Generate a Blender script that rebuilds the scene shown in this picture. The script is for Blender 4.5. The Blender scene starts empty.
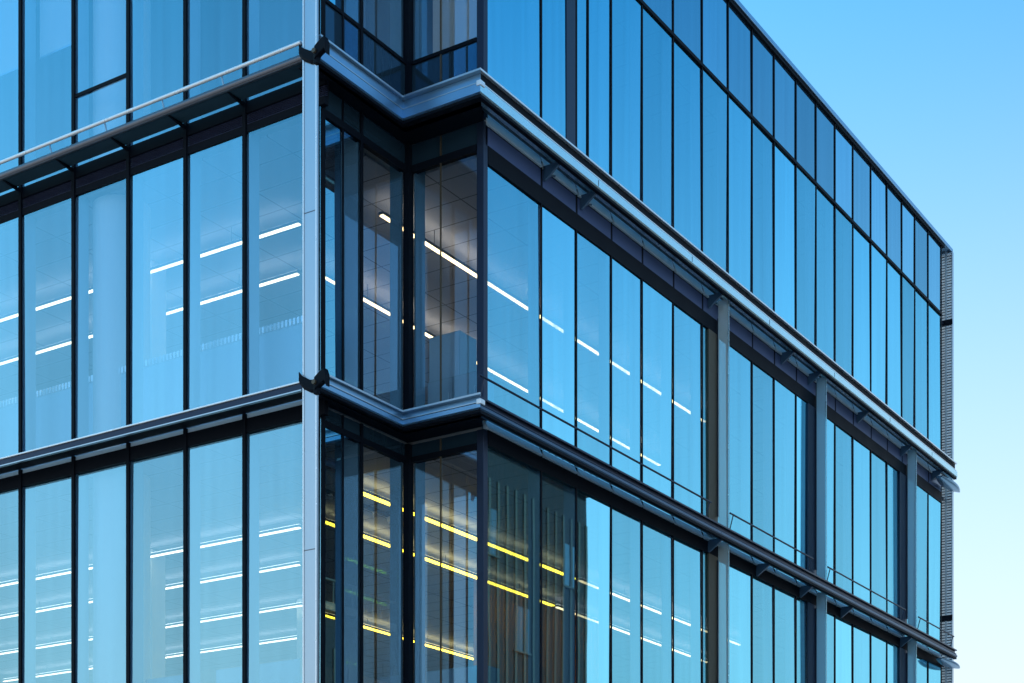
import bpy, bmesh, math, random
from mathutils import Vector, Matrix
random.seed(7)
S = bpy.context.scene
COL = S.collection
R = math.radians

# ---------------------------------------------------------------- materials
def new_mat(name):
    m = bpy.data.materials.new(name); m.use_nodes = True
    nt = m.node_tree; nt.nodes.clear()
    return m, nt, nt.nodes.new('ShaderNodeOutputMaterial')

def N(nt, t, **kw):
    n = nt.nodes.new(t)
    for k, v in kw.items():
        if k in n.inputs: n.inputs[k].default_value = v
        else: setattr(n, k, v)
    return n

def paint(name, col, rough=.45, metal=0.0, var=.12, scale=1.5, bump=.0, stretch=(1, 1, 1), spec=.5):
    """solid finish with a little wear: noise in colour and in roughness"""
    m, nt, out = new_mat(name)
    b = N(nt, 'ShaderNodeBsdfPrincipled')
    b.inputs['Metallic'].default_value = metal
    b.inputs['Specular IOR Level'].default_value = spec
    tc = N(nt, 'ShaderNodeTexCoord')
    mp = N(nt, 'ShaderNodeMapping'); mp.inputs['Scale'].default_value = stretch
    nt.links.new(tc.outputs['Object'], mp.inputs['Vector'])
    no = N(nt, 'ShaderNodeTexNoise'); no.inputs['Scale'].default_value = scale
    no.inputs['Detail'].default_value = 5
    nt.links.new(mp.outputs[0], no.inputs['Vector'])
    mx = N(nt, 'ShaderNodeMix', data_type='RGBA')
    mx.inputs[6].default_value = [c * (1 - var) for c in col] + [1]
    mx.inputs[7].default_value = [min(1, c * (1 + var)) for c in col] + [1]
    nt.links.new(no.outputs['Fac'], mx.inputs[0])
    nt.links.new(mx.outputs[2], b.inputs['Base Color'])
    mr = N(nt, 'ShaderNodeMapRange'); mr.inputs[3].default_value = rough * .8; mr.inputs[4].default_value = rough * 1.2
    nt.links.new(no.outputs['Fac'], mr.inputs[0]); nt.links.new(mr.outputs[0], b.inputs['Roughness'])
    if bump:
        bp = N(nt, 'ShaderNodeBump'); bp.inputs['Strength'].default_value = bump; bp.inputs['Distance'].default_value = .01
        nt.links.new(no.outputs['Fac'], bp.inputs['Height']); nt.links.new(bp.outputs[0], b.inputs['Normal'])
    nt.links.new(b.outputs[0], out.inputs[0])
    return m

GLASS_TINT = (.50, .86, 1.0)
def coated_glass(name, refl, trans, base, edge, back=None):
    """solar control glass: blue mirror coat over a tinted pane (or over an opaque back when back is given)"""
    m, nt, out = new_mat(name)
    lw = N(nt, 'ShaderNodeLayerWeight'); lw.inputs['Blend'].default_value = .5
    pw = N(nt, 'ShaderNodeMath', operation='POWER'); pw.inputs[1].default_value = 2.6
    nt.links.new(lw.outputs['Facing'], pw.inputs[0])
    mr = N(nt, 'ShaderNodeMapRange'); mr.inputs[3].default_value = base; mr.inputs[4].default_value = edge
    nt.links.new(pw.outputs[0], mr.inputs[0])
    # roller wave: very slow ripples, different on every pane
    tc = N(nt, 'ShaderNodeTexCoord'); oi = N(nt, 'ShaderNodeObjectInfo')
    ad = N(nt, 'ShaderNodeVectorMath', operation='ADD')
    sc = N(nt, 'ShaderNodeMath', operation='MULTIPLY'); sc.inputs[1].default_value = 40
    nt.links.new(oi.outputs['Random'], sc.inputs[0])
    nt.links.new(tc.outputs['Object'], ad.inputs[0]); nt.links.new(sc.outputs[0], ad.inputs[1])
    no = N(nt, 'ShaderNodeTexNoise'); no.inputs['Scale'].default_value = .75; no.inputs['Detail'].default_value = 1
    nt.links.new(ad.outputs[0], no.inputs['Vector'])
    bp = N(nt, 'ShaderNodeBump'); bp.inputs['Strength'].default_value = .16; bp.inputs['Distance'].default_value = .0035
    nt.links.new(no.outputs['Fac'], bp.inputs['Height'])
    gl = N(nt, 'ShaderNodeBsdfGlossy'); gl.inputs['Roughness'].default_value = .012
    rv = N(nt, 'ShaderNodeMix', data_type='RGBA')
    rv.inputs[6].default_value = [c * .80 for c in refl] + [1]; rv.inputs[7].default_value = list(refl) + [1]
    nt.links.new(oi.outputs['Random'], rv.inputs[0])
    nt.links.new(rv.outputs[2], gl.inputs['Color']); nt.links.new(bp.outputs[0], gl.inputs['Normal'])
    if back:
        tr = N(nt, 'ShaderNodeBsdfDiffuse'); tr.inputs['Color'].default_value = list(back) + [1]
    else:
        tr = N(nt, 'ShaderNodeBsdfTransparent'); tr.inputs['Color'].default_value = list(trans) + [1]
    ms = N(nt, 'ShaderNodeMixShader')
    ge = N(nt, 'ShaderNodeNewGeometry'); bk = N(nt, 'ShaderNodeMath', operation='MULTIPLY_ADD')
    bk.inputs[1].default_value = -.85; bk.inputs[2].default_value = 1; nt.links.new(ge.outputs['Backfacing'], bk.inputs[0])
    fm = N(nt, 'ShaderNodeMath', operation='MULTIPLY'); nt.links.new(mr.outputs[0], fm.inputs[0]); nt.links.new(bk.outputs[0], fm.inputs[1])
    # every pane took the coating a little differently
    rc_ = N(nt, 'ShaderNodeMath', operation='MULTIPLY_ADD'); rc_.inputs[1].default_value = .22; rc_.inputs[2].default_value = -.11
    nt.links.new(oi.outputs['Random'], rc_.inputs[0])
    # faint vertical streaks put into the mirror strength, imitating lighter bands of reflection
    mp = N(nt, 'ShaderNodeMapping'); mp.inputs['Scale'].default_value = (9, 9, .22); nt.links.new(ad.outputs[0], mp.inputs['Vector'])
    st = N(nt, 'ShaderNodeTexNoise'); st.inputs['Scale'].default_value = 1; st.inputs['Detail'].default_value = 4; nt.links.new(mp.outputs[0], st.inputs['Vector'])
    sr = N(nt, 'ShaderNodeMapRange'); sr.inputs[1].default_value = .3; sr.inputs[2].default_value = .7; sr.inputs[3].default_value = .93; sr.inputs[4].default_value = 1.03
    nt.links.new(st.outputs['Fac'], sr.inputs[0])
    fa = N(nt, 'ShaderNodeMath', operation='ADD'); fa.use_clamp = True
    fs = N(nt, 'ShaderNodeMath', operation='MULTIPLY'); nt.links.new(rc_.outputs[0], fa.inputs[1]); nt.links.new(fm.outputs[0], fa.inputs[0]); nt.links.new(fa.outputs[0], fs.inputs[0]); nt.links.new(sr.outputs[0], fs.inputs[1])
    nt.links.new(fs.outputs[0], ms.inputs[0]); nt.links.new(tr.outputs[0], ms.inputs[1]); nt.links.new(gl.outputs[0], ms.inputs[2])
    nt.links.new(ms.outputs[0], out.inputs[0])
    return m

def clear(name, col):
    m, nt, out = new_mat(name)
    t = N(nt, 'ShaderNodeBsdfTransparent'); t.inputs['Color'].default_value = list(col) + [1]
    nt.links.new(t.outputs[0], out.inputs[0]); return m

def lamp(name, col, power):
    m, nt, out = new_mat(name)
    e = N(nt, 'ShaderNodeEmission'); e.inputs['Color'].default_value = list(col) + [1]; e.inputs['Strength'].default_value = power
    nt.links.new(e.outputs[0], out.inputs[0]); return m

def ceiling_tiles(name, col):
    m, nt, out = new_mat(name)
    b = N(nt, 'ShaderNodeBsdfPrincipled'); b.inputs['Roughness'].default_value = .8
    tc = N(nt, 'ShaderNodeTexCoord')
    br = N(nt, 'ShaderNodeTexBrick'); br.offset = 0
    br.inputs['Color1'].default_value = list(col) + [1]; br.inputs['Color2'].default_value = [c * .95 for c in col] + [1]
    br.inputs['Mortar'].default_value = [c * .35 for c in col] + [1]
    br.inputs['Scale'].default_value = 1; br.inputs['Mortar Size'].default_value = .012
    br.inputs['Brick Width'].default_value = 1.2; br.inputs['Row Height'].default_value = .6
    nt.links.new(tc.outputs['Object'], br.inputs['Vector']); nt.links.new(br.outputs['Color'], b.inputs['Base Color'])
    nt.links.new(b.outputs[0], out.inputs[0]); return m

def frosted(name, col, through, see):
    m, nt, out = new_mat(name)
    b = N(nt, 'ShaderNodeBsdfPrincipled'); b.inputs['Base Color'].default_value = list(col) + [1]; b.inputs['Roughness'].default_value = .25
    t = N(nt, 'ShaderNodeBsdfTranslucent'); t.inputs['Color'].default_value = list(col) + [1]
    tc = N(nt, 'ShaderNodeTexCoord'); no = N(nt, 'ShaderNodeTexNoise'); no.inputs['Scale'].default_value = 1.3; nt.links.new(tc.outputs['Object'], no.inputs['Vector'])
    mr = N(nt, 'ShaderNodeMapRange'); mr.inputs[3].default_value = through - .08; mr.inputs[4].default_value = through + .08; nt.links.new(no.outputs['Fac'], mr.inputs[0])
    ms = N(nt, 'ShaderNodeMixShader'); nt.links.new(mr.outputs[0], ms.inputs[0]); nt.links.new(b.outputs[0], ms.inputs[1]); nt.links.new(t.outputs[0], ms.inputs[2])
    tr = N(nt, 'ShaderNodeBsdfTransparent'); tr.inputs['Color'].default_value = [.7 + .3 * c for c in col] + [1]
    m2 = N(nt, 'ShaderNodeMixShader'); m2.inputs[0].default_value = see
    nt.links.new(ms.outputs[0], m2.inputs[1]); nt.links.new(tr.outputs[0], m2.inputs[2])
    nt.links.new(m2.outputs[0], out.inputs[0]); return m

M = {}
M['glass_left'] = coated_glass('glass_left', (.44, .86, 1.0), (.72, .86, 1.0), .50, .98)
M['glass_right'] = coated_glass('glass_right', (.27, .79, 1.0), (.70, .85, 1.0), .78, 1.04)
M['glass_notch'] = coated_glass('glass_notch', (.58, .84, 1.0), (.82, .85, .87), .20, .9)
M['spandrel_glass'] = coated_glass('spandrel_glass', (.36, .78, 1.0), (0, 0, 0), .64, 1.0, back=(.02, .05, .10))
M['spandrel_dark'] = coated_glass('dark_spandrel_glass', (.30, .60, .9), (0, 0, 0), .16, .9, back=(.022, .05, .075))
M['blue_panel'] = paint('blue_panel', (.07, .11, .24), .3, .2)
M['cover'] = paint('cover_strip_enamel', (.72, .88, .97), .3, .0, .05, 3)
M['inner'] = clear('glass_inner_face', (.96, .98, .98))
M['black'] = paint('black_metal', (.005, .008, .014), .55, .0, .2, 2, spec=.08)
M['navy'] = paint('navy_metal', (.02, .035, .07), .38, .5, .15, 2)
M['teal'] = paint('teal_metal', (.035, .085, .12), .5, .2, .15, 2)
M['alu'] = paint('brushed_aluminium', (.47, .56, .63), .32, .85, .08, 3, stretch=(1, 1, .08))
M['alu_blue'] = paint('anodised_blue_aluminium', (.22, .42, .62), .30, .8, .10, 3)
M['alu_cyan'] = paint('pale_cyan_aluminium', (.60, .86, .92), .26, .85, .08, 3)
M['steel_blue'] = paint('steel_blue_enamel', (.06, .13, .22), .36, .3, .10, 3)
M['blade_pale'] = frosted('frosted_glass_fin', (.84, .98, 1.0), .55, .55)
M['blade_blue'] = frosted('blue_frosted_fin', (.48, .76, .90), .45, .3)
M['gunmetal'] = paint('gunmetal', (.16, .16, .18), .28, .8, .15, 3, stretch=(.1, 1, 1))
M['fin'] = paint('grey_blue_fin', (.30, .46, .58), .5, .2, .06, 2)
M['fin_dark'] = paint('dark_teal_fin', (.10, .20, .27), .5, .2, .08, 2)
M['white_metal'] = paint('white_metal', (.90, .92, .94), .28, .5, .04, 3)
M['bronze'] = paint('bronze_and_reflection', (.11, .085, .055), .45, .4, .2, 2, stretch=(1, 1, .2))
M['ceiling'] = ceiling_tiles('ceiling_tiles', (.40, .42, .47))
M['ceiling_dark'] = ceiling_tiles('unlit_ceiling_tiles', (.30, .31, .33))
M['wall_in'] = paint('interior_plaster', (.55, .56, .56), .8, 0, .05, 2)
M['floor_in'] = paint('carpet', (.34, .35, .37), .9, 0, .2, 20)
M['white'] = paint('white_plaster', (.80, .80, .78), .6, 0, .03, 2)
M['concrete'] = paint('concrete', (.38, .38, .37), .85, 0, .2, 1.5, .2)
M['cupboard_dark'] = paint('blue_grey_partition', (.13, .20, .28), .7, 0, .06, 1)
M['desk'] = paint('pale_laminate', (.60, .60, .58), .5, 0, .05, 4)
M['fabric'] = paint('dark_fabric', (.05, .06, .08), .9, 0, .2, 20)
M['asphalt'] = paint('asphalt', (.05, .05, .052), .9, 0, .3, 8, .3)
M['paving'] = paint('paving', (.45, .44, .42), .85, 0, .2, 3, .2)
M['line'] = paint('road_paint', (.75, .75, .72), .7, 0, .1, 6)
M['lamp_white'] = lamp('warm_white_diffuser', (1.0, .82, .50), 2.1)
M['lamp_amber'] = lamp('amber_diffuser', (1.0, .72, .34), 3.6)
M['added_fill_warm'] = lamp('warm_added_fill_face', (1.0, .84, .66), 3.6)  # added glow for the strip tops, fills rooms and ceilings
M['added_fill'] = lamp('added_fill_face', (1.0, .90, .78), 2.4)
M['added_fill_yellow'] = lamp('yellow_added_fill_face', (1.0, .80, .34), 3.2)
M['lamp_yellow'] = lamp('yellow_diffuser', (1.0, .68, .04), 5.5)
M['lamp_cool'] = lamp('spot_lens', (1.0, .95, .85), 6)
M['casing'] = paint('lamp_housing', (.10, .10, .11), .5, .3)
M['brick_dark'] = paint('dark_cladding', (.014, .014, .017), .8, .0, .25, .6, spec=.12)
M['rib'] = paint('grey_rib', (.045, .040, .036), .7, .0, .2, 2, spec=.15)
M['clad_glass'] = coated_glass('plain_window_glass', (.5, .6, .7), (0, 0, 0), .10, 1.0, back=(.03, .04, .05))

# ---------------------------------------------------------------- mesh helpers
class MB:
    def __init__(s): s.bm = bmesh.new()
    def box(s, x0, x1, y0, y1, z0, z1, mi=0):
        if x0 > x1: x0, x1 = x1, x0
        if y0 > y1: y0, y1 = y1, y0
        v = [s.bm.verts.new((x, y, z)) for z in (z0, z1) for x, y in ((x0, y0), (x1, y0), (x1, y1), (x0, y1))]
        fs = []
        for f in ((3, 2, 1, 0), (4, 5, 6, 7), (0, 1, 5, 4), (1, 2, 6, 5), (2, 3, 7, 6), (3, 0, 4, 7)):
            q = s.bm.faces.new([v[i] for i in f]); q.material_index = mi; fs.append(q)
        return fs
    def prism(s, pts, z0, z1, mi=0, mi_bottom=None):
        n = len(pts)
        lo = [s.bm.verts.new((x, y, z0)) for x, y in pts]; hi = [s.bm.verts.new((x, y, z1)) for x, y in pts]
        f = s.bm.faces.new(lo[::-1]); f.material_index = mi if mi_bottom is None else mi_bottom
        f = s.bm.faces.new(hi); f.material_index = mi
        for i in range(n):
            f = s.bm.faces.new((lo[i], lo[(i + 1) % n], hi[(i + 1) % n], hi[i])); f.material_index = mi
    def sweep(s, rings, mi=0):
        """rings: list of equal-length closed rings of 3D points; skinned and capped"""
        rv = [[s.bm.verts.new(p) for p in r] for r in rings]
        n = len(rv[0])
        for a, b in zip(rv, rv[1:]):
            for i in range(n):
                f = s.bm.faces.new((a[i], a[(i + 1) % n], b[(i + 1) % n], b[i])); f.material_index = mi
        s.bm.faces.new(rv[0][::-1]).material_index = mi; s.bm.faces.new(rv[-1]).material_index = mi
    def tube(s, a, b, r, n=12, mi=0, r2=None):
        a, b = Vector(a), Vector(b); d = (b - a).normalized()
        u = d.orthogonal().normalized(); w = d.cross(u)
        r2 = r if r2 is None else r2
        ring = lambda c, rr: [c + u * (rr * math.cos(2 * math.pi * i / n)) + w * (rr * math.sin(2 * math.pi * i / n)) for i in range(n)]
        s.sweep([ring(a, r), ring(b, r2)], mi)
    def done(s, name, mats, parent=None, bevel=0, smooth=False):
        bmesh.ops.recalc_face_normals(s.bm, faces=s.bm.faces[:])
        if bevel:
            bmesh.ops.bevel(s.bm, geom=[e for e in s.bm.edges if len(e.link_faces) == 2 and e.calc_face_angle(0) > .6],
                            offset=bevel, segments=2, affect='EDGES', profile=.6)
        me = bpy.data.meshes.new(name); s.bm.to_mesh(me); s.bm.free()
        for m in (mats if isinstance(mats, (list, tuple)) else [mats]): me.materials.append(m)
        o = bpy.data.objects.new(name, me); COL.objects.link(o)
        if parent is not None: o.parent = parent
        if smooth:
            for p in me.polygons: p.use_smooth = True
            me.set_sharp_from_angle(angle=R(35))
        return o

def box(name, m, parent, *b, bevel=0):
    mb = MB(); mb.box(*b); return mb.done(name, m, parent, bevel)

def tag(o, label, cat, group=None, kind=None):
    if label: o['label'] = label
    if cat: o['category'] = cat
    if group: o['group'] = group
    if kind: o['kind'] = kind
    return o

def thing(name, label, cat, loc=(0, 0, 0), rz=0, group=None):
    o = bpy.data.objects.new(name, None); COL.objects.link(o)
    o.empty_display_size = .3; o.location = loc; o.rotation_euler.z = rz
    return tag(o, label, cat, group)

def copy_tree(o, loc, rz=0, label=None):
    c = o.copy(); COL.objects.link(c); c.location = loc; c.rotation_euler.z = rz
    if label: c['label'] = label
    for ch in o.children:
        d = ch.copy(); COL.objects.link(d); d.parent = c
        for g in ch.children:
            e = g.copy(); COL.objects.link(e); e.parent = d
    return c

# ---------------------------------------------------------------- plan (metres). right facade is x = 0 facing +X,
# left facade is y = YL facing -Y, and between them a re-entrant notch: wall x = XN facing +X, wall y = 0 facing -Y
YL, XN, YE, XW = -2.0, -1.29, 19.38, -20.0
ML = [-10.55, -9.43, -8.30, -7.05, -5.90, -4.77, -3.65, -2.55, -1.22]              # left mullions
MR = [0, 1.49, 2.49, 3.56, 4.57, 5.66, 6.74, 7.77, 8.78, 9.76, 10.79, 11.78, 12.77, 13.75, 14.78, 15.75, 16.69, 17.54, 18.45, YE]
Z_A0, Z_A1 = 5.00, 9.05       # lower storey glass
Z_B0, Z_B1 = 9.42, 13.00      # middle storey glass
Z_C0, Z_T, Z_TOP = 13.72, 17.43, 19.05

B = thing('office_building', 'blue glass office block with dark ledges, pale corner column and notched corner', 'building')

TH = .024
def pane(name, mat, plane, at, a0, a1, z0, z1, parent=B, tilt=True):
    """one sheet of glass: plane 'x' faces +X at x=at, plane 'y' faces -Y at y=at"""
    mb = MB(); w = (a1 - a0) / 2; h = (z1 - z0) / 2; t = TH / 2
    fs = mb.box(-t, t, -w, w, -h, h, 1) if plane == 'x' else mb.box(-w, w, -t, t, -h, h, 1)
    for f in fs:
        f.normal_update()
        if (plane == 'x' and f.normal.x > .9) or (plane == 'y' and f.normal.y < -.9): f.material_index = 0
    o = mb.done(name, [mat, M['inner']] if mat not in (M['spandrel_glass'], M['spandrel_dark']) else [mat, M['navy']], parent)
    c = (a0 + a1) / 2
    o.location = (at, c, (z0 + z1) / 2) if plane == 'x' else (c, at, (z0 + z1) / 2)
    if tilt:   # panes never sit perfectly true
        e = R(.22)
        o.rotation_euler = (0, random.uniform(-e, e), random.uniform(-e, e)) if plane == 'x' else (random.uniform(-e, e), 0, random.uniform(-e, e))
    return o

def mullion(plane, at, a, z0, z1, w=.05, out=.045, fin=.20, finmat='fin', mat='black'):
    """dark pressure cap outside, pale structural fin inside"""
    mb = MB(); g = TH / 2 + .004
    if plane == 'x': mb.box(at + g, at + out, a - w / 2, a + w / 2, z0, z1)
    else: mb.box(a - w / 2, a + w / 2, at - out, at - g, z0, z1)
    o = mb.done('mullion', M[mat], B)
    if fin:
        fb = MB()
        if plane == 'x': fb.box(at - fin, at - g, a - .025, a + .025, z0, z1)
        else: fb.box(a - .025, a + .025, at + g, at + fin, z0, z1)
        fb.done('fin', M[finmat], o)
    return o

GAP = .012
def bay(plane, at, marks, z0, z1, mat, name='window', skip=()):
    for i, (a, b) in enumerate(zip(marks, marks[1:])):
        if i in skip: continue
        pane(name, M[mat], plane, at, a + GAP, b - GAP, z0, z1)

def beam(plane, at, a0, a1, z0, z1, depth=.07, mat='black', name='transom', inner=.05):
    if plane == 'x': return box(name, M[mat], B, at - inner, at + depth, a0, a1, z0, z1)
    return box(name, M[mat], B, a0, a1, at - depth, at + inner, z0, z1)

# ---- left facade
bay('y', YL, ML, Z_A0, 9.14, 'glass_left')
bay('y', YL, ML, Z_B0, 13.23, 'glass_left')
bay('y', YL, ML, 13.65, Z_T, 'glass_left')
for a, b in zip(ML, ML[1:]):
    pane('spandrel_panel', M['spandrel_glass'], 'y', YL, a + GAP, b - GAP, Z_T + .03, Z_TOP)
    box('cover_strip', M['cover'], B, a + .03, b - .03, YL - .015, YL + .02, 9.323, 9.388)
for a in ML[:-1]:
    mullion('y', YL, a, Z_A0, 9.385, .058, .05, .24)
    mullion('y', YL, a, Z_B0, 13.64, .058, .05, .24)
    mullion('y', YL, a, 13.645, Z_TOP, .058, .05, .24)
beam('y', YL, XW, -1.15, 9.13, 9.32, .03)
beam('y', YL, XW, -1.15, 13.48, 13.64, .03)
beam('y', YL, XW, -1.15, 13.22, 13.325, .03)
beam('y', YL, XW, -1.15, Z_T, Z_T + .03, .03)
lv = MB()                                                    # louvre slats between the two beams
for k in range(6):
    z = 13.33 + k * .0245
    lv.sweep([[(x, YL + .03, z + .018), (x, YL - .022, z), (x, YL - .022, z + .007), (x, YL + .03, z + .025)] for x in (XW, -1.15)])
lv.done('louvre_band', paint('louvre_metal', (.06, .07, .14), .35, .5), B)
box('louvre_back', M['black'], B, XW, -1.15, YL + .032, YL + .06, 13.325, 13.48)
box('sash_bar', M['black'], B, ML[4] + .03, ML[5] - .03, YL - .035, YL - .013, 14.66, 14.71)

for z0, z1 in ((Z_A0, 9.12), (Z_B0, 13.2), (13.65, Z_T), (Z_T + .03, Z_TOP)):
    pane('end_bay_panel', M['spandrel_glass'], 'y', YL, XW + .05, ML[0] - .03, z0, z1, tilt=False)

# ---- notch wall facing +X
MN = [YL + .02, -1.50, -1.10, -.02]
for z0, z1 in ((Z_A0, 9.02), (Z_B0, 13.14), (14.72, Z_T)):
    bay('x', XN, MN[:2], z0, z1, 'glass_right'); bay('x', XN, MN[1:], z0, z1, 'glass_notch')
for a, b in zip(MN, MN[1:]):
    pane('spandrel_panel', M['spandrel_dark'], 'x', XN, a + GAP, b - GAP, Z_C0 - .15, 14.67)
    pane('spandrel_panel', M['spandrel_glass'], 'x', XN, a + GAP, b - GAP, Z_T + .04, Z_TOP)
    pane('clerestory_pane', M['spandrel_dark'], 'x', XN, a + GAP, b - GAP, 9.10, 9.28, tilt=False)
    pane('clerestory_pane', M['spandrel_dark'], 'x', XN, a + GAP, b - GAP, 13.24, 13.54, tilt=False)
for z0, z1 in ((Z_A0, 9.28), (Z_B0, 13.54), (Z_C0 - .15, Z_TOP)):
    mullion('x', XN, -1.10, z0, z1, .05, .04, .42, 'fin_dark'); mullion('x', XN, -1.50, z0, z1, .03, .03, 0)
    mullion('x', XN, YL + .045, z0, z1, .13, .04, .10, 'fin_dark')
for z0, z1 in ((9.02, 9.10), (13.14, 13.24), (14.67, 14.72), (Z_T, Z_T + .04)):
    beam('x', XN, YL + .09, -.09, z0, z1, .035)
    beam('y', 0, XN + .09, -.09, z0, z1, .035)
# ---- notch wall facing -Y
XM = -.70
MW = [XN + .02, XM, -.02]
bay('y', 0, MW, Z_A0, 9.02, 'glass_notch'); bay('y', 0, MW, Z_B0, 13.14, 'glass_notch'); bay('y', 0, MW, 14.72, Z_T, 'glass_notch')
for a, b in zip(MW, MW[1:]):
    pane('spandrel_panel', M['spandrel_dark'], 'y', 0, a + GAP, b - GAP, Z_C0 - .15, 14.67)
    pane('spandrel_panel', M['spandrel_glass'], 'y', 0, a + GAP, b - GAP, Z_T + .04, Z_TOP)
    pane('clerestory_pane', M['spandrel_dark'], 'y', 0, a + GAP, b - GAP, 9.10, 9.28, tilt=False)
    pane('clerestory_pane', M['spandrel_dark'], 'y', 0, a + GAP, b - GAP, 13.24, 13.54, tilt=False)
for z0, z1 in ((Z_A0, 9.28), (Z_B0, 13.54), (Z_C0 - .15, Z_TOP)):
    box('mullion', M['bronze'], B, XM - .012, XM + .012, -.03, -.014, z0, z1)
    # posts: the re-entrant angle and the outer glass corner
    c = MB(); c.box(XN - .02, XN + .085, -.085, .02, z0, z1); c.done('corner_post', M['black'], B)
    c = MB(); c.box(XN + .10, XN + .13, .016, .24, z0, z1); c.done('fin', M['fin_dark'], B)
    c = MB(); c.box(XN - .22, XN - .016, -.13, -.10, z0, z1); c.done('fin', M['fin_dark'], B)
    c = MB(); c.box(-.085, .03, -.03, .075, z0, z1); c.done('corner_post', M['navy'], B, .006)

# ---- right facade
def wedge(a, b, z0, z1):
    mb = MB(); mb.sweep([[(-.02, y, z0), (.06, y, z0), (.06, y, z0 + .02), (.0, y, z1), (-.02, y, z1)] for y in (a, b)])
    return mb.done('cover_strip', M['cover'], B)

bay('x', 0, MR, Z_A0, Z_A1 + .04, 'glass_right'); bay('x', 0, MR, Z_B0, Z_B1, 'glass_right'); bay('x', 0, MR, Z_C0, Z_T - .02, 'glass_right')
for a, b in zip(MR, MR[1:]):
    pane('spandrel_panel', M['spandrel_glass'], 'x', 0, a + GAP, b - GAP, Z_T + .04, Z_TOP)
    wedge(a + .03, b - .03, 9.293, 9.43)
    wedge(a + .03, b - .03, 13.498, 13.69)
    box('spandrel_board', M['blue_panel'], B, .0, .03, a + .03, b - .03, 13.23, 13.48)
for i, a in enumerate(MR[1:]):
    for z0, z1 in ((Z_A0, 9.40), (Z_B0, 13.60), (Z_C0, Z_TOP)):
        mullion('x', 0, a, z0, z1, .034, .03, .19)
beam('x', 0, .08, YE, 9.09, 9.29, .035)
beam('x', 0, .08, YE, 12.98, 13.23, .035)
beam('x', 0, .08, YE, 13.48, 13.495, .032)
beam('x', 0, .08, YE, Z_T - .02, Z_T + .04, .045)
box('pilaster_or_reflection', M['navy'], B, .016, .026, 2.20, 2.46, Z_C0, Z_T - .03)
mullion('x', 0, 2.84, Z_C0, Z_TOP, .034, .03, 0)

# ---------------------------------------------------------------- ledges
PA, PB = .40, .66      # how far the ledges stand out in +X and in -Y
def ring(profile, i):
    """profile (d, z) mitred round the notch: i = 0 start at the column, 1 re-entrant angle, 2 outer corner, 3 far end"""
    out = []
    for d, z in profile:
        a, b = PA * d, PB * d
        out.append({0: (XN + a, YL - .42, z), 1: (XN + a, -b, z), 2: (a, -b, z), 3: (a, YE + .02, z)}[i])
    return out
def rect(d0, d1, z0, z1): return [(d0, z0), (d1, z0), (d1, z1), (d0, z1)]
def run(name, prof, idx, mat, parent, bevel=0):
    mb = MB(); mb.sweep([ring(prof, i) for i in idx]); return mb.done(name, M[mat], parent, bevel)

def make_ledge(zt, zb, idx, web_mat, fas_mat, sof_mat, edge_mat, slot=.05, zin=.03):
    led = bpy.data.objects.new('ledge', None); COL.objects.link(led); led.parent = B
    zm = zb + (zt - zb) * .52
    run('top_plate', rect(slot + .01, .98, zt - .026, zt), idx, edge_mat, led)
    run('web', rect(.62, .86, zm + .014, zt - .028), idx, web_mat, led)
    run('lip', rect(.62, .95, zm - .004, zm + .012), idx, edge_mat, led)
    run('fascia', [(.55, zm - .006), (.93, zm - .006), (1.0, zm - .03), (1.0, zb + .045), (.95, zb + .03), (.55, zb + .03)], idx, fas_mat, led)
    run('drip_edge', rect(.80, .955, zb - .01, zb + .028), idx, 'black', led)
    run('soffit', [(slot, zb + zin), (.79, zb + .03), (.79, zb + .045), (slot, zb + zin + .015)], idx, sof_mat, led)
    return led
L2 = make_ledge(13.87, 13.50, (0, 1, 2), 'alu_blue', 'alu_blue', 'black', 'alu')
L2r = make_ledge(13.87, 13.50, (2, 3), 'black', 'alu_cyan', 'teal', 'white_metal', .28, .085)
L1 = make_ledge(9.53, 9.28, (0, 1, 2), 'alu_blue', 'alu_blue', 'black', 'alu')
L1r = make_ledge(9.48, 9.27, (2, 3), 'navy', 'steel_blue', 'navy', 'navy', .28, .115)
for z, p in ((13.68, L2r), (9.42, L1r)):
    box('corner_cap', M['white_metal'], p, PA - .06, PA + .012, -PB - .012, -PB + .10, z - .05, z + .02, bevel=.008)
# butt joints in the ledge cladding, bolts on the column
for k, (y, p, za, zb_) in enumerate([(y, L2r, 13.535, 13.69) for y in (2.5, 5.6, 8.7, 11.8, 14.9, 17.6)] + [(y, L1r, 9.30, 9.38) for y in (3.5, 6.7, 9.8, 12.9, 16.0)]):
    box('seam', M['black'], p, PA + .0005, PA + .0025, y, y + .012, za + .02, zb_ - .045)
# brackets from wall to ledge
def bracket(parent, y, z, mat='black'):
    mb = MB()
    mb.sweep([[(.035, yy, z - .17), (.06, yy, z - .17), (.30, yy, z - .0), (.30, yy, z + .04), (.035, yy, z + .04)] for yy in (y - .02, y + .02)])
    mb.tube((.09, y, z - .10), (.09, y + .22, z - .02), .014, 8)
    mb.done('bracket', M[mat], parent)
for y in (1.49, 2.55, 6.9, 10.0, 11.3, 13.9, 16.5, 18.6): bracket(L2r, y + .05, 13.50, 'steel_blue')
for y in (6.9, 8.9, 10.9, 13.0, 16.5): bracket(L1r, y + .05, 9.27, 'steel_blue')
# rails over the lower ledge, broken at each blade column
def rail(parent, y0, y1, z):
    mb = MB(); mb.tube((PA - .02, y0, z), (PA - .02, y1, z), .016, 10)
    r = mb.done('rail', M['navy'], parent, smooth=True)
    for yy in (y0 + .12, y1 - .06):
        p = MB(); p.tube((PA - .02, yy, z - .01), (PA - .10, yy, 9.46), .010, 8); p.done('rail_post', M['navy'], r)
rail(L1r, -PB, 6.35, 9.76); rail(L1r, 7.1, 10.75, 9.76); rail(L1r, 11.5, 15.9, 9.76); rail(L1r, 16.75, 19.2, 9.76)

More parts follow.
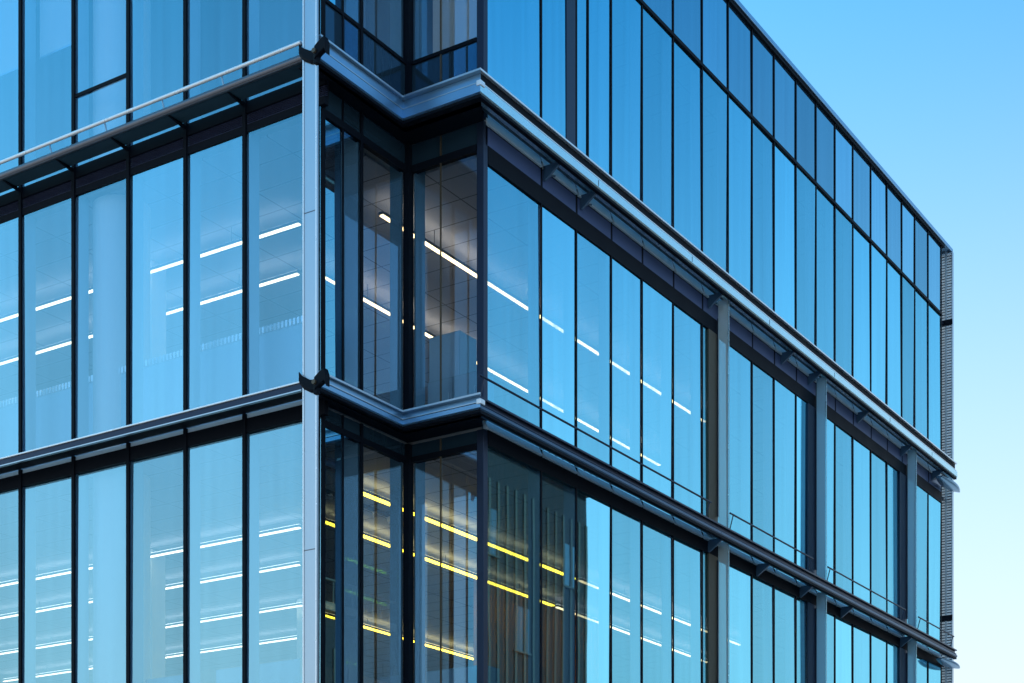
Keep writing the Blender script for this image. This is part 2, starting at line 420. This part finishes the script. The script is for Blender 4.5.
# left ledges
XL1 = -1.16
yf = YL - .5
lu = bpy.data.objects.new('ledge', None); COL.objects.link(lu); lu.parent = B
mb = MB(); mb.tube((XW, yf + .045, 13.62), (XL1, yf + .045, 13.62), .05, 16); mb.done('nosing', M['gunmetal'], lu, smooth=True)
box('top_plate', M['navy'], lu, XW, XL1, YL - .11, yf + .05, 13.652, 13.672)
box('soffit', M['teal'], lu, XW, XL1, YL - .10, yf + .06, 13.63, 13.65)
mb = MB(); mb.tube((XW, yf, 13.80), (XL1, yf, 13.80), .026, 14); r = mb.done('rail', M['white_metal'], lu, smooth=True)
for x in ML[:-1]:
    p = MB(); p.tube((x, yf + .01, 13.79), (x, yf + .06, 13.66), .012, 8); p.done('rail_post', M['alu_blue'], r)
    k = MB(); k.sweep([[(xx, YL - .05, 13.57), (xx, YL - .08, 13.57), (xx, yf + .12, 13.625), (xx, YL - .05, 13.625)] for xx in (x - .014, x + .014)])
    k.done('bracket', M['black'], lu)
ll = bpy.data.objects.new('ledge', None); COL.objects.link(ll); ll.parent = B
box('top_plate', M['white_metal'], ll, XW, XL1, YL - .05, yf, 9.40, 9.424, bevel=.006)
box('fascia', M['navy'], ll, XW, XL1, yf + .02, yf + .05, 9.315, 9.398)
box('lip', M['alu'], ll, XW, XL1, yf + .005, yf + .055, 9.297, 9.313)
mb = MB(); mb.sweep([[(x, YL - .05, 9.383), (x, yf + .056, 9.300), (x, yf + .056, 9.314), (x, YL - .05, 9.397)] for x in (XW, XL1)]); mb.done('soffit', M['black'], ll)

# ---------------------------------------------------------------- columns
def channel(parent_name, x0, x1, y0, y1, z0, z1, mat):
    c = MB(); c.box(x0, x1, y0, y1, z0, z1); return c.done(parent_name, M[mat], B, .008)
cc = channel('corner_column', -1.105, -.878, -2.52, -2.48, .2, 19.4, 'alu')
for xa in (-1.108, -.896):
    box('edge_strip', M['white_metal'], cc, xa, xa + .021, -2.530, -2.522, .2, 19.4)
for z in (7.2, 11.55, 15.9):
    box('splice', M['gunmetal'], cc, -1.085, -.898, -2.5225, -2.5202, z, z + .012)
for z in (13.66, 9.43):                                       # dark clamp where the ledges meet the column
    j = MB()
    j.sweep([[(x, -2.56, z + a), (x, -2.535, z + a - .03), (x, -2.535, z + a - .17), (x, -2.56, z + a - .13)] for x, a in ((-1.15, .10), (-1.08, .02), (-.96, -.05), (-.85, -.07))])
    j.sweep([[(x, -2.62, z + a), (x, -2.535, z + a), (x, -2.535, z + a - .16), (x, -2.62, z + a - .16)] for x, a in ((-.845, -.06), (-.77, -.01), (-.68, .03), (-.65, -.05))])
    j.box(-.87, -.805, -2.60, -2.534, z - .27, z - .14)
    j.done('column_clamp', M['black'], cc, .01)
    k = MB(); k.tube((-.83, -2.65, z - .13), (-.83, -2.61, z - .13), .03, 12); k.done('bolt', M['bronze'], cc, smooth=True)
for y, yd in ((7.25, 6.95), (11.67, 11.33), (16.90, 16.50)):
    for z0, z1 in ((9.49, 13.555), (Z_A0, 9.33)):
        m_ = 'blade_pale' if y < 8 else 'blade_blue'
        col = channel('blade_column', .075, .28, y, y + .035, z0, z1, m_)
        box('edge_strip', M['alu_cyan'], col, .268, .284, y - .008, y - .002, z0 + .01, z1 - .01)
        box('stay', M['navy'], col, .05, .073, y + .02, y + .05, z0 + .3, z1 - .3)
        box('pilaster_or_reflection', M['bronze' if y < 8 else 'navy'], B, .018, .046, yd, y + .06, z0 - .06 if z0 > 9 else z0, 12.975 if z0 > 9 else 9.085)  # dark strip with the blade column's mirror image put into its colour

# ---------------------------------------------------------------- far end: slatted screen, ledge tips, parapet
scr = bpy.data.objects.new('louvre_screen', None); COL.objects.link(scr); scr.parent = B
YS = YE + .52
for x0, x1 in ((-.20, -.06), (-.015, .10)):
    s_ = MB(); z = 1.0
    while z < 19.05:
        s_.box(x0, x1, YS, YS + .05, z, z + .042); z += .066
    s_.done('slat_panel', M['white_metal'], scr)
for x in (-.21, -.05, -.025, .11): box('screen_post', M['alu'], scr, x - .01, x + .01, YS - .01, YS + .06, .2, 19.11)
box('screen_back', M['steel_blue'], scr, -.22, .11, YS + .09, YS + .11, .2, 19.11)
for z in (17.36, 10.30): box('screen_band', M['black'], scr, -.22, .125, YS - .025, YS - .012, z, z + .13)
for z in (17.40, 13.2, 9.2): box('screen_stay', M['navy'], scr, -.12, -.08, YE + .01, YS - .03, z, z + .05)
box('coping', M['alu_blue'], B, -.35, .09, -.10, YE + .66, 19.12, 19.21, bevel=.01)
box('parapet', M['black'], B, -.06, .06, -.06, YE + .14, 19.055, 19.115)
for (x0, x1, y0, y1) in ((XW, XN + .0, YL - .09, YL + .35), (XN - .35, XN + .09, YL + .36, -.09), (XN + .1, -.36, -.09, .35)):
    box('coping', M['alu_blue'], B, x0, x1, y0, y1, 19.12, 19.21)
def blade(y0, y1, x0, x1, z, t, mat):
    """pointed lens-shaped wing past the end of a ledge: flat on top, curved below"""
    mb = MB(); rings = []; xc, hw = (x0 + x1) / 2, (x1 - x0) / 2
    for k in range(17):
        u = k / 16; w = max(.03, math.sin(math.pi * (.12 + .88 * u)) ** .8)
        cy = y0 + (y1 - y0) * u
        rings.append([(xc + hw * w * math.cos(a), cy, z + (t * w * math.sin(a) if math.sin(a) < 0 else t * .25 * w * math.sin(a))) for a in [2 * math.pi * i / 20 for i in range(20)]])
    mb.sweep(rings); return mb.done('ledge_wing', M[mat], B, smooth=True)
blade(18.6, 20.1, .06, .40, 13.38, .09, 'alu_blue')
blade(18.6, 20.1, .06, .40, 9.17, .08, 'alu_blue')

# ---------------------------------------------------------------- structure behind the glass
IN = .26
PLAN = [(XW + .2, YL + IN), (XN - .3, YL + IN), (XN - .3, .30), (-.26, .30), (-.26, YE - .05), (XW + .2, YE - .05)]
PLAN0 = [(XW + .05, YL + .07), (XN - .07, YL + .07), (XN - .07, .07), (-.07, .07), (-.07, YE - .02), (XW + .05, YE - .02)]
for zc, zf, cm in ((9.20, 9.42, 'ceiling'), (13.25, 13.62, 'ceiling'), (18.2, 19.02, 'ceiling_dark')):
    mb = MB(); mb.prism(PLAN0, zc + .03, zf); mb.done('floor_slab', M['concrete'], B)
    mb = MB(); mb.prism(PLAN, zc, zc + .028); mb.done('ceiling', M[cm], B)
mb = MB(); mb.prism(PLAN0, 4.6, 4.98); mb.done('floor_slab', M['concrete'], B)
for zf in (4.99, 9.43, 13.63):
    mb = MB(); mb.prism(PLAN, zf, zf + .02); mb.done('floor_finish', M['floor_in'], B)
for z0, z1 in ((5.01, 9.19), (9.45, 13.24), (13.65, 18.19)):
    box('core_wall', M['wall_in'], B, XW + .3, -12.4, 10.5, YE - .1, z0, z1)
box('side_wall', M['concrete'], B, XW - .05, XW + .04, YL, YE, 0, Z_TOP)
box('end_wall', M['concrete'], B, XW + .05, -.02, YE - .018, YE + .0, 0, Z_TOP)
mb = MB(); mb.prism([(XW + .06, YL + .03), (XN - .03, YL + .03), (XN - .03, .03), (-.03, .03), (-.03, YE - .03), (XW + .06, YE - .03)], .0, 4.58); mb.done('base_wall', M['navy'], B)
# blank storey behind the unlit top row of glass
mb = MB(); mb.prism([(XW + .3, .2), (-2.2, .2), (-2.2, YE - .2), (XW + .3, YE - .2)], 13.66, 18.18); mb.done('inner_room', M['cupboard_dark'], B)
# round columns just behind the left glass, square ones further in
for z0, z1 in ((5.01, 9.19), (9.45, 13.24), (13.65, 18.19)):
    mb = MB(); mb.tube((-5.60, -1.36, z0), (-5.60, -1.36, z1), .42, 32); mb.done('round_column', M['white'], B, smooth=True)
for x, y, z0, z1 in ((-6.68, .33, 9.45, 13.24), (-8.3, 1.95, 5.01, 9.19), (-8.3, 6.2, 5.01, 9.19)):
    mb = MB(); mb.box(x - .17, x + .17, y - .17, y + .17, z0, z1); mb.done('square_column', M['white'], B, .03)
# radiator casing with ribbed grille under the middle-storey windows
rc = box('radiator_casing', M['fin'], B, XW + .3, XN - .35, YL + .34, YL + .52, 9.46, 10.60)
g = MB(); x = XW + .3
while x < XN - .4:
    g.box(x, x + .035, YL + .32, YL + .54, 10.602, 10.69); x += .07
g.done('grille', M['white_metal'], rc)

M['timber'] = paint('timber', (.55, .27, .11), .8, 0, .3, 3, stretch=(1, 1, .1))
M['cupboard'] = paint('blue_grey_laminate', (.24, .40, .46), .5, 0, .06, 3)
sl_ = MB(); y = 6.5
while y < 11.5:
    sl_.box(-4.58, -4.50, y, y + .05, 5.02, 9.15); y += .15
sl_.done('slat_screen', M['timber'], B)

def cupboard(loc, w, d, h, label):
    t = thing('cupboard', label, 'cupboard', loc)
    box('carcass', M['cupboard'], t, -w / 2, w / 2, -d / 2, d / 2, .06, h)
    box('plinth', M['casing'], t, -w / 2 + .03, w / 2 - .03, -d / 2 + .03, d / 2 - .03, 0, .058)
    n = max(1, round(w / .5))
    for k in range(n):
        x0 = -w / 2 + k * w / n
        dr = box('door', M['fin'], t, x0 + .008, x0 + w / n - .008, -d / 2 - .02, -d / 2 - .002, .08, h - .02)
        box('handle', M['alu'], dr, x0 + w / n - .07, x0 + w / n - .05, -d / 2 - .045, -d / 2 - .022, h * .55, h * .55 + .16)
    return t
cupboard((-.80, .62, 9.451), .9, .36, .86, 'low blue grey cupboard against the middle notch window')
cupboard((-1.55, 1.5, 9.451), .55, .45, 1.9, 'tall blue grey cupboard behind the low one in the middle notch window')
cupboard((-.85, .75, 5.011), 1.0, .40, 1.15, 'blue grey cupboard at the foot of the lower notch window')

M['blind'] = paint('blind_fabric', (.72, .74, .74), .9, 0, .04, 6)
def roller_blind(label, plane, at, a0, a1, ztop, zbot):
    t = thing('roller_blind', label, 'roller blind', (at, (a0 + a1) / 2, ztop) if plane == 'x' else ((a0 + a1) / 2, at, ztop))
    w = (a1 - a0) / 2 - .05; h = ztop - zbot
    def p(name, m, half, z0, z1):
        if plane == 'x': box(name, M[m], t, -half, half, -w, w, z0, z1)
        else: box(name, M[m], t, -w, w, -half, half, z0, z1)
    p('cassette', 'alu', .04, -.08, 0); p('fabric', 'blind', .002, -h, -.082); p('bottom_bar', 'alu', .012, -h - .03, -h - .002)
roller_blind('pale half lowered roller blind in the top storey pane at the left picture edge', 'y', YL + .30, ML[2], ML[3], 17.3, 15.75)
roller_blind('pale half lowered roller blind in the top storey pane just left of the sash bar', 'y', YL + .30, ML[3], ML[4], 17.3, 15.75)
roller_blind('pale roller blind behind the top storey notch glass facing the viewer', 'y', .32, XN + .16, -.1, 17.3, 14.85)

# ---------------------------------------------------------------- ceiling lights (each strip hangs on its own)
def strip(label, x0, x1, y0, y1, zc, lm, group, w=.06):
    horizontal = abs(x1 - x0) > abs(y1 - y0)
    cx, cy = (x0 + x1) / 2, (y0 + y1) / 2
    t = thing('ceiling_light', label, 'ceiling light', (cx, cy, zc), 0, group)
    L = (abs(x1 - x0) if horizontal else abs(y1 - y0)) / 2
    L0 = L - .02; h = w / 2
    def bar(name, m, half, l, z0, z1):
        if horizontal: box(name, M[m], t, -l, l, -half, half, z0, z1)
        else: box(name, M[m], t, -half, half, -l, l, z0, z1)
    bar('housing', 'casing', h + .01, L, -.052, -.012)
    bar('diffuser', lm, h, L0, -.068, -.053)
    bar('added_fill_face', {'lamp_white': 'added_fill', 'lamp_yellow': 'added_fill_yellow'}.get(lm, 'added_fill_warm'), h * .8, L0, -.011, -.002)  # glowing top face, unseen from below, added to brighten ceiling and room
    n = max(2, int(L / 1.2))
    for k in range(n):                                        # suspension rods to the ceiling
        p = -L0 + (k + .5) * 2 * L0 / n
        m_ = MB(); q = (p, 0) if horizontal else (0, p)
        m_.tube((q[0], q[1], -.012), (q[0], q[1], .138 if zc < 10 else .228), .006, 6); m_.done('rod', M['casing'], t)
GW, GY = 'white strip lights behind the glass', 'yellow strip lights behind the glass'
strip('white strip light nearest the glass, highest line of light in the left middle storey windows', XW + .4, -3.3, .03, .03, 13.02, 'lamp_white', GW)
strip('white strip light second from the glass, lower line in the left middle storey windows', XW + .4, -4.45, 1.36, 1.36, 13.02, 'lamp_white', GW)
for y, n, xe in ((1.64, 'topmost of the four thin white light lines in the left lower windows', -4.65), (3.46, 'second from top of the four thin white light lines in the left lower windows', -6.2),
                 (5.9, 'third from top of the four thin white light lines in the left lower windows', -8.2), (8.2, 'bottom one of the four thin white light lines in the left lower windows', -10.2)):
    strip(n, XW + .4, xe, y, y, 9.06, 'lamp_white', GW)
strip('long white strip light behind the right middle windows, the upper line starting at the notch', -2.12, -2.12, .45, 11.2, 13.02, 'lamp_amber', GW)
strip('long white strip light behind the right middle windows, the lower of two sloping lines', -4.2, -4.2, 1.3, 13.2, 13.02, 'lamp_amber', GW)
strip('yellow strip light behind the lower notch corner, the highest yellow line', -2.66, -2.66, .45, 7.0, 9.06, 'lamp_yellow', GY, .085)
strip('yellow strip light behind the lower notch corner, the second yellow line down', -4.12, -4.12, 1.3, 8.6, 9.06, 'lamp_yellow', GY, .085)
strip('yellow strip light low in the notch panes, the deepest and lowest yellow line', -8.4, -8.4, 6.6, 13.0, 9.06, 'lamp_yellow', GY, .085)
strip('white strip light continuing the upper yellow line behind the right lower windows', -2.66, -2.66, 7.1, 14.0, 9.06, 'lamp_amber', GW)
strip('white strip light continuing the second yellow line behind the right lower windows', -4.12, -4.12, 8.7, 16.0, 9.06, 'lamp_amber', GW)

# spot track between the yellow strips
tk = thing('spot_track', 'short black track of small white spotlights between the yellow light lines in the notch', 'spotlight track', (-3.4, 1.6, 9.198))
box('track', M['casing'], tk, -.02, .02, -.9, .9, -.06, -.002)
for k in range(5):
    y = -.75 + k * .37
    s_ = MB(); s_.tube((0, y, -.061), (.03, y, -.15), .035, 12); s_.done('spotlight', M['white_metal'], tk, smooth=True)

# a few desks with chairs by the lower left glass
def make_desk(loc, label):
    t = thing('desk', label, 'desk', loc, 0, 'desks behind the lower left windows')
    box('tabletop', M['desk'], t, -.8, .8, -.4, .4, .71, .74, bevel=.006)
    for sx in (-.72, .72):
        for sy in (-.33, .33): box('leg', M['white_metal'], t, sx - .025, sx + .025, sy - .025, sy + .025, 0, .708)
    box('modesty_screen', M['fin'], t, -.78, .78, -.425, -.405, .45, 1.12)
    return t
d0 = make_desk((-4.9, -.85, 5.02), 'pale desk with screen panel behind the lower left glass beside the round column')
copy_tree(d0, (-3.0, -.85, 5.02), 0, 'pale desk with screen panel behind the lower left glass nearest the corner column')
copy_tree(d0, (-7.6, -.85, 5.02), 0, 'pale desk with screen panel behind the lower left glass nearest the left picture edge')
ch = thing('office_chair', 'high backed office chair showing above the desk beside the corner column', 'chair', (-3.25, -.1, 5.02), R(15))
mb = MB(); mb.box(-.24, .24, -.24, .22, .44, .52); mb.done('seat', M['fabric'], ch, .03)
mb = MB(); mb.sweep([[(-.22 * w, y, z), (.22 * w, y, z), (.22 * w, y + .06, z), (-.22 * w, y + .06, z)] for z, y, w in ((.55, .22, .9), (.8, .25, 1.0), (1.1, .28, .95), (1.22, .30, .7))]); mb.done('backrest', M['desk'], ch, .015)
mb = MB(); mb.tube((0, 0, .10), (0, 0, .44), .03, 12); mb.done('stem', M['casing'], ch, smooth=True)
mb = MB()
for k in range(5):
    a = k * 2 * math.pi / 5; mb.tube((0, 0, .11), (.30 * math.cos(a), .30 * math.sin(a), .06), .022, 8)
    mb.tube((.30 * math.cos(a), .30 * math.sin(a), .0), (.30 * math.cos(a), .30 * math.sin(a), .06), .025, 10)
mb.done('star_base', M['casing'], ch)

# ---------------------------------------------------------------- street and the building opposite (seen mirrored in the glass)
def sheet(name, m, x0, x1, y0, y1, z):
    mb = MB(); mb.bm.faces.new([mb.bm.verts.new(p) for p in ((x0, y0, z), (x1, y0, z), (x1, y1, z), (x0, y1, z))])
    o = mb.done(name, m); o['kind'] = 'structure'; return o
sheet('ground', M['concrete'], -1500, 1500, -1500, 1500, -.004)
sheet('road', M['asphalt'], 5.5, 17.5, -200, 200, 0)
sheet('cross_road', M['asphalt'], -200, 5.5, -16, -6, 0)
mb = MB(); mb.box(-60, 5.4, -5.9, 60, .001, .12); o = mb.done('pavement', M['paving']); o['kind'] = 'structure'
mb = MB(); mb.box(5.4, 5.5, -5.9, 60, .001, .13); o = mb.done('kerb', M['concrete']); o['kind'] = 'structure'
mb = MB(); mb.box(17.6, 60, -60, 80, .001, .12); o = mb.done('far_pavement', M['paving']); o['kind'] = 'structure'
mb = MB()
for k in range(-20, 20): mb.bm.faces.new([mb.bm.verts.new(p) for p in ((11.4, k * 6, .005), (11.55, k * 6, .005), (11.55, k * 6 + 3, .005), (11.4, k * 6 + 3, .005))])
o = mb.done('road_marking', M['line']); o['kind'] = 'structure'

nb = thing('neighbouring_building', 'dark ribbed building across the street, mirrored in the lower right panes and notch', 'building', (22, 27, .12))
def block(y0, y1, ztop, x1):
    box('wall', M['brick_dark'], nb, 0, x1, y0, y1, 0, ztop)
    rb = MB(); y = y0 + .15
    while y < y1 - .1:
        rb.box(-.07, -.002, y, y + .14, 3.6, ztop - 1.2); y += .62
    rb.done('rib_screen', M['rib'], nb)
    box('parapet', M['rib'], nb, -.35, x1 + .1, y0 - .03, y1 + .03, ztop + .002, ztop + .28)
    ra = MB(); y = y0 + .2
    while y < y1 - .2:
        ra.box(-.20, -.15, y, y + .05, ztop + .282, ztop + 1.1); y += .5
    ra.box(-.22, -.13, y0, y1, ztop + 1.102, ztop + 1.16); ra.done('roof_railing', M['rib'], nb)
    z = 4.4
    while z < ztop - 2.6:
        y = y0 + 1.0
        while y < y1 - 1.6:
            if random.random() < .35:
                w = box('window', M['clad_glass'], nb, -.03, -.002, y, y + 1.1, z, z + 1.7)
                box('sill', M['rib'], w, -.12, -.032, y - .05, y + 1.15, z - .08, z - .01)
            y += 2.2
        z += 3.3
    box('shopfront', M['clad_glass'], nb, -.04, -.003, y0 + .5, y1 - .5, .4, 3.2)
block(-12.0, 4.0, 14.6, 12)
block(4.06, 13.7, 21.6, 14)

# ---------------------------------------------------------------- sky, sun, camera
SUN_AZ = Vector((-.996, .09))        # horizontal direction towards the sun
SUN_EL = R(27)
HAZE = (3.55, 3.75, 3.9)
w = bpy.data.worlds.new('World'); S.world = w; w.use_nodes = True
nt = w.node_tree; nt.nodes.clear()
out = nt.nodes.new('ShaderNodeOutputWorld'); bg = nt.nodes.new('ShaderNodeBackground')
sky = nt.nodes.new('ShaderNodeTexSky'); sky.sky_type = 'NISHITA'; sky.sun_disc = False
sky.sun_elevation = SUN_EL
sky.sun_rotation = math.atan2(SUN_AZ.x, SUN_AZ.y)
sky.air_density = .9; sky.dust_density = .7; sky.ozone_density = 3; sky.altitude = 0
tint = nt.nodes.new('ShaderNodeMix'); tint.data_type = 'RGBA'; tint.blend_type = 'MULTIPLY'
tint.inputs[0].default_value = 1; tint.inputs[7].default_value = (.41, 1.06, 1.10, 1)
nt.links.new(sky.outputs[0], tint.inputs[6])
# pale summer haze that thickens towards the horizon
tc = nt.nodes.new('ShaderNodeTexCoord'); sx = nt.nodes.new('ShaderNodeSeparateXYZ'); nt.links.new(tc.outputs['Generated'], sx.inputs[0])
mr = nt.nodes.new('ShaderNodeMapRange'); mr.interpolation_type = 'SMOOTHSTEP'
mr.inputs[1].default_value = .06; mr.inputs[2].default_value = .57; mr.inputs[3].default_value = .96; mr.inputs[4].default_value = 0
nt.links.new(sx.outputs['Z'], mr.inputs[0])
hz = nt.nodes.new('ShaderNodeMix'); hz.data_type = 'RGBA'; hz.inputs[7].default_value = (HAZE[0], HAZE[1], HAZE[2], 1)
nt.links.new(mr.outputs[0], hz.inputs[0]); nt.links.new(tint.outputs[2], hz.inputs[6]); nt.links.new(hz.outputs[2], bg.inputs['Color'])
bg.inputs['Strength'].default_value = .12
nt.links.new(bg.outputs[0], out.inputs[0])
sl = bpy.data.lights.new('sun', 'SUN'); sl.energy = 3.0; sl.angle = R(.5); sl.color = (1, .93, .84)
so = bpy.data.objects.new('sun', sl); COL.objects.link(so); so.location = (-40, -10, 40)
d = Vector((SUN_AZ.x * math.cos(SUN_EL), SUN_AZ.y * math.cos(SUN_EL), math.sin(SUN_EL)))
so.rotation_euler = d.to_track_quat('Z', 'Y').to_euler()

cam = bpy.data.cameras.new('camera'); co = bpy.data.objects.new('camera', cam); COL.objects.link(co)
cam.sensor_width = 36; cam.lens = 1660.2 / 1024 * 36
cam.shift_y = (985.0 - 341.5) / 1024
cam.clip_start = .1; cam.clip_end = 5000
co.location = (12.803, -19.059, 1.6); co.rotation_euler = (R(90), 0, R(32.891))
S.camera = co

S.view_settings.view_transform = 'Standard'; S.view_settings.look = 'None'
S.view_settings.exposure = 1.2; S.view_settings.gamma = 1
S.cycles.max_bounces = 10; S.cycles.diffuse_bounces = 3; S.cycles.glossy_bounces = 5
S.cycles.transparent_max_bounces = 24; S.cycles.transmission_bounces = 4
S.cycles.use_denoising = True; S.cycles.caustics_reflective = False; S.cycles.caustics_refractive = False
S.cycles.sample_clamp_indirect = 6
